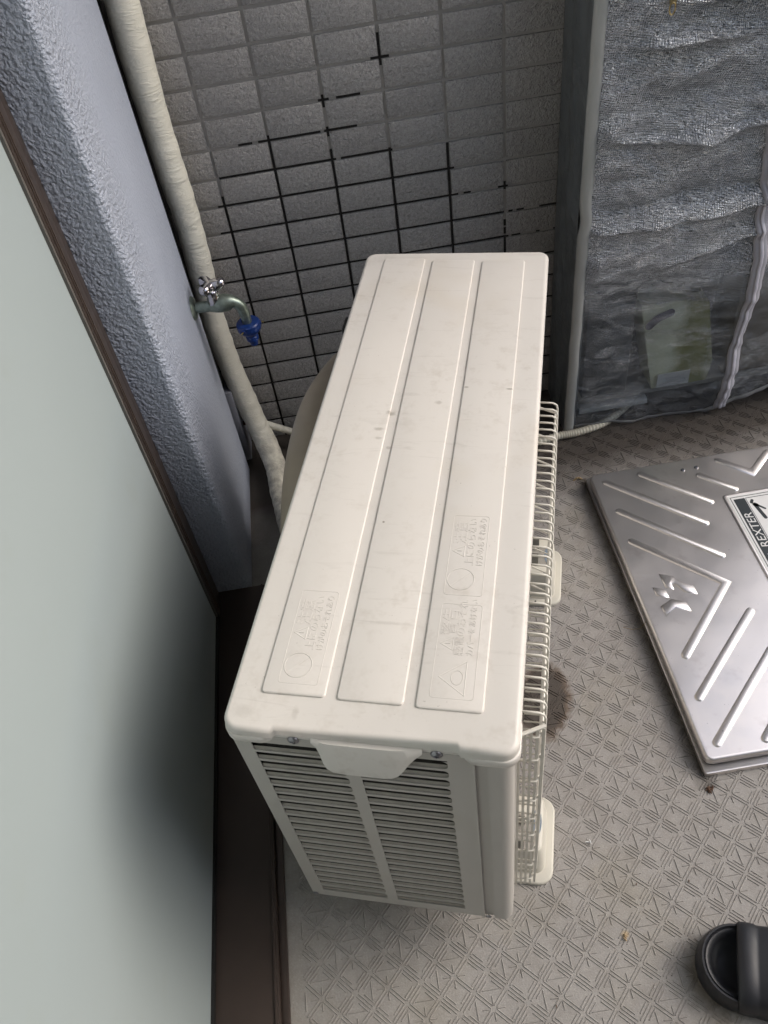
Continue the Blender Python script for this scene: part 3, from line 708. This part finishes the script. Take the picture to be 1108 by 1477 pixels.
# ================================================================== EVACUATION HATCH
hatch = empty('floor_hatch', (.60, -.61, 0)); tag(hatch, 'square stainless steel evacuation hatch cover with embossed ribs, set on the floor', 'hatch')
def hchild(o): o.parent = hatch; o.location = -Vector(hatch.location); return o
mb = MB(); rslab(mb, .5965, 1.2035, -.9215, -.2905, .0002, .0105, .004, .0015, 2, 4); hchild(mb.build('frame', M['stainless'], None, True, 40))
mb = MB(); rslab(mb, .606, 1.194, -.906, -.306, .0107, .0175, .014, .001, 1, 5); hchild(mb.build('gasket', M['rubber'], None, True, 40))  # black gasket, also standing for the shade under the cover's overhang
mb = MB(); rslab(mb, .5985, 1.2015, -.9105, -.3000, .0177, .0300, .013, .0045, 5, 8); lidm = hchild(mb.build('cover_plate', M['stainless'], None, True, 60))
LZ = .030
ribs = [[(.625, -.327), (.769, -.466)], [(.697, -.321), (.797, -.418)], [(.627, -.405), (.768, -.544)], [(.803, -.349), (.852, -.397)]]
allr = []
for r_ in ribs:
    for fx in (0, 1):
        for fy in (0, 1):
            allr.append([((1.8 - x) if fx else x, (-1.212 - y) if fy else y) for x, y in r_])
allr += [[(.626, -.481), (.752, -.604), (.634, -.730)], [(1.174, -.481), (1.048, -.604), (1.166, -.730)], [(.851, -.319), (.900, -.365), (.949, -.319)], [(.851, -.893), (.900, -.847), (.949, -.893)]]
def emb(outl, name, h=.0024, inset=.0020, mat=None):
    c = sum((Vector((q[0], q[1])) for q in outl), Vector((0, 0))) / len(outl)
    n = len(outl); P = [Vector((q[0], q[1])) for q in outl]
    area = sum(P[i].x * P[(i + 1) % n].y - P[(i + 1) % n].x * P[i].y for i in range(n))
    sg = 1 if area > 0 else -1
    def off(d):
        o = []
        for i in range(n):
            a = P[i - 1]; b = P[i]; cc = P[(i + 1) % n]
            d1 = (b - a); d2 = (cc - b)
            if d1.length < 1e-7: d1 = d2
            if d2.length < 1e-7: d2 = d1
            d1.normalize(); d2.normalize(); n1 = Vector((-d1.y, d1.x)) * sg; n2 = Vector((-d2.y, d2.x)) * sg
            hh = (n1 + n2); hh = hh.normalized() if hh.length > 1e-5 else n1
            o.append(b + hh * min(d / max(.5, hh.dot(n1)), .006))
        return o
    rings = []
    for d, z in ((-.0002, -.0002), (0, .0), (inset * .2, h * .10), (inset * .8, h * .90), (inset * 1.05, h)):
        rings.append([(q.x, q.y, LZ + z) for q in off(d)])
    m_ = MB(); m_.loft(rings, False, True)
    return hchild(m_.build(name, mat or M['stainless'], None, True, 80))
for r_ in allr:
    o = capsule(r_, .0074)
    emb(o, 'embossed_rib')
emb([(.648, -.562), (.672, -.573), (.678, -.588), (.697, -.599), (.697, -.617), (.677, -.609), (.668, -.592), (.662, -.587), (.662, -.600), (.649, -.593)], 'embossed_emblem', .0020, .0013)
emb([(.628, -.588), (.648, -.597), (.648, -.615), (.628, -.607)], 'embossed_emblem', .0020, .0013)
emb([(.628, -.629), (.650, -.618), (.673, -.629), (.674, -.649), (.652, -.637), (.630, -.651)], 'embossed_emblem', .0020, .0013)
for x, y in ((.777, -.329), (.804, -.328)):
    q = MB(); q.loft([[(x + r * math.cos(2 * PI * k / 12), y + r * math.sin(2 * PI * k / 12), LZ + z) for k in range(12)] for r, z in ((.0042, -.0002), (.0042, .0008), (.003, .0022), (.0014, .0024), (.0010, .0012))]); hchild(q.build('rivet', M['steel'], None, True))
# name plate with its rim
mb = MB(); o_ = rrect(.8215, .9785, -.8045, -.4085, .008, LZ - .0002, 5); 
mb.loft([o_, rrect(.8225, .9775, -.8035, -.4095, .007, LZ + .0016, 5), rrect(.825, .975, -.801, -.412, .0055, LZ + .0024, 5), rrect(.8275, .9725, -.7985, -.4145, .004, LZ + .0016, 5)], False, True)
hchild(mb.build('plate_rim', M['stainless'], None, True, 60))
PW = plain('plate_white', (.74, .74, .73), .35, var=.04); PB = plain('plate_black', (.035, .042, .047), .35, var=.1)
pl = box('name_plate', .8285, .9715, -.7975, -.4155, LZ + .0017, LZ + .0021, PW, None); hchild(pl)
def pbox(nm, a, b, c, d, mat, up=.0001):
    return hchild(box(nm, a, b, c, d, LZ + .0021 + up, LZ + .0021 + up + .0001, mat, None))
def pframe(i, w):
    a, b, c, d = .8285 + i, .9715 - i, -.7975 + i, -.4155 - i
    pbox('printed_line', a, a + w, c, d, PB); pbox('printed_line', b - w, b, c, d, PB); pbox('printed_line', a + w, b - w, c, c + w, PB); pbox('printed_line', a + w, b - w, d - w, d, PB)
pframe(.0042, .0012)
pbox('printed_band', .8375, .8585, -.788, -.4255, PB)
pbox('printed_line', .8598, .8606, -.788, -.4255, PB)
pbox('printed_line', .8607, .962, -.4268, -.4255, PB)
tm = text_mesh('printed_writing', 'REXTER', .0215, (.8560, -.546, LZ + .0023), PI / 2, PW, None, .0001, sx=1.12, shear=.12)
hchild(tm); tm.location = Vector((.8560, -.546, LZ + .0023)) - Vector(hatch.location)
tm = text_mesh('printed_writing', '=F', .0125, (.8525, -.572, LZ + .0023), PI / 2, PW, None, .0001)
hchild(tm); tm.location = Vector((.8525, -.572, LZ + .0023)) - Vector(hatch.location)
def pcap(pts, r):
    o = capsule(pts, r); m_ = MB(); m_.loft([[(q.x, q.y, LZ + z) for q in o] for z in (.0021, .0023)]); hchild(m_.build('printed_figure', PB, None))
pcap([(.8665, -.4385), (.8695, -.4340)], .0028)
pcap([(.8700, -.4440), (.8760, -.4790)], .0033); pcap([(.8720, -.4450), (.8840, -.4580)], .0020); pcap([(.8700, -.444), (.873, -.447)], .0038)
# small droplets / grit on the plate
# ================================================================== COVERED RACK
rack = empty('storage_rack', (.62, -.07, 0)); tag(rack, 'grey shelving rack standing inside the clear woven cover', 'rack')
def rchild(o): o.parent = rack; o.location = -Vector(rack.location); return o
for (a, b) in ((.612, .624), (1.176, 1.188)):
    for (c, d) in ((-.123, -.111), (-.022, -.010)): rchild(box('post', a, b, c, d, .003, .915, M['shelf'], None, .001))
for z in (.06, .478, .90): rchild(box('shelf', .6245, 1.1755, -.126, -.012, z, z + .012, plain('shelf_board%d' % (z * 100), (.30, .29, .27), .5), None, .0015))
cov = empty('rack_cover', (.60, -.07, .0)); tag(cov, 'crinkled silvery clear woven sheet cover with zips, drawn over the rack at upper right', 'cover')
def cchild(o): o.parent = cov; o.location = -Vector(cov.location); return o
from mathutils import noise as mn
XL, XR, ZT = .6115, 1.20, .93
FOLDS = [(.812, .03, .016, .016, .10, .5), (.775, -.06, .012, .014, .02, .26), (.635, -.08, .010, .014, .0, .22), (.612, .06, .012, .016, .12, .5), (.470, .05, .012, .014, -.05, .14), (.455, .12, .010, .014, .06, .40), (.365, .2, .008, .014, .12, .36)]
def front_y(x, z):
    u = x - XL; y = -.1405 - .012 * min(1.0, max(0, z) / .8)
    # bulge between shelves, sharp crease at the shelf line, sagging folds
    zc = .487 + .05 * u
    y -= .006 * math.sin(PI * min(1, max(0, z / zc))) if z < zc else .003 * math.sin(PI * min(1, (z - zc) / .42))
    y += .007 * math.exp(-((z - zc - .016) / .010) ** 2) * math.exp(-u / .3) - .006 * math.exp(-((z - zc + .006) / .012) ** 2)
    y -= .010 * math.exp(-((z - .545 - .02 * u) / .008) ** 2) * math.exp(-(u / .13) ** 2) * .5
    y += .013 * mn.noise(Vector((x * 4.5, z * 11, .3))) + .008 * mn.noise(Vector((x * 10 + z * 4, z * 24 - x * 5, 2.1))) + .0026 * mn.noise(Vector((x * 45, z * 55, 5.0)))
    for (fz, fs, fa, fw, fx0, fx1) in FOLDS:
        t = (z - (fz + fs * u + .012 * mn.noise(Vector((x * 9, fz * 20, 1.1))))) / fw
        if -1 < t < 3:
            env = max(0, min(1, (u - fx0) / .05)) * max(0, min(1, (fx1 - u) / .08))
            y -= 1.35 * fa * env * (1 + .5 * mn.noise(Vector((x * 20, fz * 9, 3.3)))) * ((1 + t) ** 2 * (3 - 2 * (1 + t)) if t < 0 else math.exp(-t * 1.6))
    rdg = lambda a, b, c: 1 - 2.2 * abs(mn.noise(Vector((a, b, c))))
    wx = x + .03 * mn.noise(Vector((x * 8, z * 8, 6.6))); wz = z + .03 * mn.noise(Vector((x * 8, z * 8, 8.8)))
    lo_ = .45 + .55 * max(0, min(1, (z - .12) / .3)); y -= lo_ * .0075 * rdg(wx * 7 + wz * 2, wz * 15, 1.5) + .0040 * rdg(wx * 16 - wz * 9, wz * 30, 4.5) + .0013 * rdg(wx * 42 + wz * 20, wz * 60, 7.5)
    y -= .012 * mn.noise(Vector((x * 6 + 7, z * 7 + x * 6, 9.3))) * (1 if z < .4 else .4)
    zx = zip_x(z); y -= .008 * math.exp(-((x - zx) / .02) ** 2)
    e = min(1, u / .02); return -.1415 * (1 - e) + e * y - .012 * min(1.0, max(0, z) / .8) * (1 - e)
def zip_x(z):
    pts = [(-.05, .918), (.0, .920), (.10, .9235), (.19, .925), (.30, .9245), (.40, .921), (.50, .909), (.605, .893), (.78, .885), (1.4, .885)]
    for (a, b), (c, d) in zip(pts, pts[1:]):
        if a <= z <= c: return b + (d - b) * (z - a) / (c - a)
    return .885
def hem(x):
    u = (x - XL)
    if x < .90: return .010 - .012 * min(1, max(0, (u - .05) / .2)) + .004 * math.sin(u * 30)
    return .004 + .045 * min(1, (x - .90) / .12) + .004 * math.sin(u * 24)
NX, NZ = 190, 300; v = []; f = []
for j in range(NZ + 1):
    for i in range(NX + 1):
        x = XL + (XR - XL) * i / NX; zb = max(.0015, hem(x)); z = zb + (ZT - zb) * j / NZ
        v.append((x, front_y(x, z), z))
for j in range(NZ):
    for i in range(NX): a = j * (NX + 1) + i; f.append((a, a + 1, a + NX + 2, a + NX + 1))
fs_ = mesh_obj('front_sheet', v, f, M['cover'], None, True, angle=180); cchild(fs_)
sm = fs_.modifiers.new('thickness', 'SOLIDIFY'); sm.thickness = .0006
def mat_side():
    k = NT('side_sheet'); k.set(color=k.mix(k.noise(7, 5), (.07, .08, .082), (.17, .18, .185)), rough=.28, spec=.6)
    n = k.bump(k.noise(14, 4, .6, None, 1.2), .7, .008); k.bump(k.noise(500, 2), .2, .0005, n); return k.m
M['side'] = mat_side()
v = []; f = []; NX, NZ = 24, 160
for j in range(NZ + 1):
    for i in range(NX + 1):
        t = i / NX; z = .004 + (ZT - .004) * j / NZ
        y = -.135 + .131 * t - .012 * (1 - t) * min(1, z / .8)
        x = .5955 + .006 * mn.noise(Vector((y * 18, z * 6, 1.7))) * math.sin(PI * min(1, t * 1.02)) + .004 * mn.noise(Vector((y * 40, z * 14, 4.4))) * math.sin(PI * t) - .006 * math.exp(-((z - .50) / .03) ** 2) * math.exp(-((t - .25) / .2) ** 2)
        v.append((x, y, z))
for j in range(NZ):
    for i in range(NX): a = j * (NX + 1) + i; f.append((a, a + 1, a + NX + 2, a + NX + 1))
ss = mesh_obj('side_sheet', v, f, M['side'], None, True, angle=180); cchild(ss); sm = ss.modifiers.new('thickness', 'SOLIDIFY'); sm.thickness = .0008
# binding strip down the front left corner
v = []; f = []; NZ = 160
for j in range(NZ + 1):
    z = .001 + (ZT - .001) * j / NZ; k = .012 * min(1, z / .8); kk = .0035 * math.exp(-((z - .49) / .02) ** 2) + .0012 * mn.noise(Vector((3, 3, z * 20)))
    v += [(.5945 + kk, -.1335 - k, z), (.5940 + kk, -.1405 - k, z), (.5985 + kk, -.1445 - k, z), (.6065 + kk, -.1458 - k, z), (.6125 + kk, -.1440 - k, z)]
for j in range(NZ):
    for i in range(4): a = j * 5 + i; f.append((a, a + 1, a + 6, a + 5))
bs = mesh_obj('corner_binding', v, f, M['cover_trim'], None, True, angle=180); cchild(bs); sm = bs.modifiers.new('thickness', 'SOLIDIFY'); sm.thickness = .0012
top = box('top_sheet', .5955, XR, -.152, -.004, ZT + .0005, ZT + .0025, M['cover_trim'], None); cchild(top)
rs = box('side_sheet', XR + .0005, XR + .0015, -.150, -.004, .004, ZT, M['side'], None); cchild(rs)
def strip(name, path, w, lift, mat, tw=0, th=.0008, step=None):
    v = []; f = []
    for i, (x, z) in enumerate(path):
        a = Vector(path[max(0, i - 1)]); b = Vector(path[min(len(path) - 1, i + 1)]); d = (b - a).normalized(); n = Vector((-d.y, d.x))
        for s_ in (-w, -w * .5, w * .5, w):
            qx, qz = x + n.x * s_, z + n.y * s_
            v.append((qx, front_y(max(XL + .001, qx), qz) - lift - (.0007 if abs(s_) < w else 0), qz))
    for i in range(len(path) - 1):
        for j in range(3): a = i * 4 + j; f.append((a, a + 1, a + 5, a + 4))
    o = mesh_obj(name, v, f, mat, None, True, angle=180); cchild(o); sm = o.modifiers.new('thickness', 'SOLIDIFY'); sm.thickness = th; sm.offset = 0; return o
zp = [(zip_x(z), z) for z in [max(.002, hem(.92)) + i * .006 for i in range(0, 136)]]
strip('zip_tape', zp, .0125, .0016, M['zip']); strip('zip_teeth', zp, .0030, .0036, M['zip_teeth'], th=.0016)
zt_ = [(.63 + i * .006, .842 + .004 * math.sin(i * .2)) for i in range(43)]
strip('zip_tape', zt_, .0125, .0016, M['zip']); strip('zip_teeth', zt_, .0030, .0036, M['zip_teeth'], th=.0016)
hp_ = [(XL + .003 + i * .008, max(.0035, hem(XL + .003 + i * .008) + .0045)) for i in range(72)]
strip('hem_binding', hp_, .0042, .0010, plain('hem_tape', (.22, .22, .22), .45))
py = front_y(.699, .83) - .010
pu = MB(); pu.loft(tube_rings([(.699 + .0042 * math.cos(a_), py, .8125 + .008 * math.sin(a_)) for a_ in [PI / 2 + 2 * PI * k / 16 for k in range(17)]], .0013, 8)); cchild(pu.build('zip_pull', M['gold'], None, True))
pu = MB(); pu.box(.6945, .7035, py - .001, py + .004, .818, .838); cchild(pu.build('zip_slider', M['gold'], None))
# contents of the rack
pb = MB()
def bagring(z, t):
    xa = .733 + .045 * t; xb = .866 + .035 * min(1, t * 1.2) - .03 * max(0, t - .75) * 4 * .3
    return [(xa, -.128, z), ((xa + xb) / 2, -.132, z + .002), (xb, -.128, z - .015 * (1 - t)), (xb, -.06, z - .015 * (1 - t)), (xa, -.06, z)]
pb.loft([bagring(.285 - .212 * k / 8, k / 8) for k in range(9)])
def mat_bag():
    k = NT('yellow_printed_bag'); c = k.mix(k.noise(20, 4), (.80, .82, .56), (.88, .89, .70))
    c = k.mix(k.spot(.855, -.128, .05, .2, .5, .4, 30), c, (.30, .30, .10)); k.set(color=c, rough=.5); return k.m
bag = pb.build('printed_bag', mat_bag(), None, True, 40); tag(bag, 'pale yellow printed bag seen through the lower part of the clear cover', 'bag')
bl = MB()
o = capsule([(.752, .238), (.765, .252), (.790, .262)], .0085); bl.loft([[(q.x, y, q.y) for q in o] for y in (-.1332, -.1338)]); bl.build('printed_mark', plain('purple_print', (.07, .06, .10), .5), bag)
lb = MB(); lb.box(.785, .852, -.1345, -.1335, .078, .112); lb.build('paper_label', PW, bag)
bx_ = box('storage_crate', .632, .726, -.122, -.022, .0725, .40, plain('dark_crate', (.06, .065, .07), .5), None, .004); tag(bx_, 'dark upright crate behind the clear cover, left of the yellow bag', 'crate')
b2 = box('folded_sheet', .628, .775, -.127, -.03, .0310, .0445, plain('pale_sheet', (.62, .62, .60), .5), None, .003); tag(b2, 'pale flat board lying low behind the clear cover', 'board')
b3 = box('cardboard_box', .93, 1.12, -.120, -.022, .0725, .34, plain('brown_card', (.25, .20, .15), .7), None, .003); tag(b3, 'dull brown box behind the clear cover, right of its zip', 'box')
b4 = box('added_pale_bin', .63, 1.16, -.124, -.022, .4905, .80, plain('added_bin_pale', (.62, .61, .59), .6), None, .006); tag(b4, 'wide pale grey bin added on the middle shelf to brighten the clear cover before it', 'bin')  # invented pale content that makes the sheet before it look brighter
b5 = box('small_box', .64, .70, -.119, -.06, .8005, .86, plain('tin_grey', (.2, .2, .2), .4), None, .01); tag(b5, 'small grey box standing on the added bin behind the cover', 'box')
# ================================================================== SLIPPER
sl_ = empty('slipper', (.490, -1.160, 0), math.radians(-21)); tag(sl_, 'black foam slide sandal on the floor at the lower right corner', 'slipper')
def foot(z, ins=0.0, n=64):
    o = []
    for k in range(n):
        a = 2 * PI * k / n; c = math.cos(a); s_ = math.sin(a)
        if c < 0: o.append((.0505 + (.0505 - ins) * c, (.0505 - ins) * s_, z))        # round heel
        else:
            x = .0505 + (.219 - ins) * c; w = .0505 + .006 * math.sin(PI * c) - ins
            o.append((x, w * math.copysign(abs(s_) ** .55, s_) if abs(s_) > 1e-9 else 0.0, z))
    return o
mb = MB(); mb.loft([foot(.0005, .004), foot(.004, .001), foot(.014, .0), foot(.024, .0012), foot(.0345, .0030), foot(.0375, .0045), foot(.0375, .0065), foot(.0345, .0078), foot(.0338, .0086), foot(.0350, .0094), foot(.0345, .0125), foot(.026, .0165), foot(.019, .022), foot(.016, .03)])
mb.build('sole', M['slipper'], sl_, True, 60)
v = []; f = []; n = 28; xs = [.050, .052, .058, .070, .0725, .077, .090, .103, .107, .110, .128, .145, .150]
hh = [.0, .0025, .0040, .0040, .0022, .0020, .0038, .0040, .0020, .0020, .0040, .0030, .0]
for i, x in enumerate(xs):
    top = .050 + .10 * (x - .050)
    for k in range(n + 1):
        a = PI * k / n; ca, sa = math.cos(a), math.sin(a)
        yy = (.0515 + hh[i] * .5) * math.copysign(abs(ca) ** .8, ca) if abs(ca) > 1e-9 else 0.0
        v.append((x - .006 * sa, yy, .012 + (top - .012 + hh[i]) * max(0, sa) ** .5))
for i in range(len(xs) - 1):
    for k in range(n): a = i * (n + 1) + k; f.append((a, a + 1, a + n + 2, a + n + 1))
st = mesh_obj('strap', v, f, M['slipper'], sl_, True, angle=80); sm = st.modifiers.new('thickness', 'SOLIDIFY'); sm.thickness = .004
# ================================================================== SMALL BITS
def crumb(x, y, r, mat, label, cat='crumb', n=1):
    q = MB()
    for _ in range(n):
        a = random.uniform(0, PI); ox, oy = random.uniform(-r, r) * (n > 1), random.uniform(-r, r) * (n > 1); c = Vector((x + ox, y + oy, .0018)); d = Vector((math.cos(a), math.sin(a), random.uniform(-.1, .3))) * r * random.uniform(.6, 1.2)
        q.loft(tube_rings([c - d, c + d * .2 + Vector((0, 0, r * .3)), c + d], [r * .22, r * .38, r * .15], 6))
    o = q.build('crumb', mat, None, True); tag(o, label, cat); return o

crumb(.585, -.285, .006, M['debris'], 'pale dry crumbs on the floor between the fan guard and the hatch corner', 'crumbs', 3)
crumb(.598, -.940, .0042, M['rust'], 'dark brown flakes gathered at the near corner of the hatch', 'flakes', 7)
crumb(.448, -1.055, .0022, M['rust'], 'single dark speck on the floor right of the near foot block', 'speck')
crumb(.520, -1.062, .0025, M['rust'], 'reddish speck on the floor above the slipper heel', 'speck')
crumb(.413, -1.118, .0032, plain('tan_bit', (.42, .31, .19), .9), 'tan crumb flattened on the floor below the near foot block', 'crumb', 4)
crumb(.400, -.985, .0028, PW, 'tiny white chip on the floor beside the near foot block', 'chip', 2)
crumb(.300, -1.185, .0020, M['rust'], 'small dark speck on the floor at the bottom below the louvred end', 'speck')
hq = MB(); hq.tube([(.562, -.640, .0016), (.575, -.648, .0030), (.588, -.650, .0040), (.600, -.643, .0120)], .0004, 5)
ho = hq.build('stray_fibre', M['debris'], None, True); tag(ho, 'thin pale fibre caught at the left edge of the hatch', 'fibre')
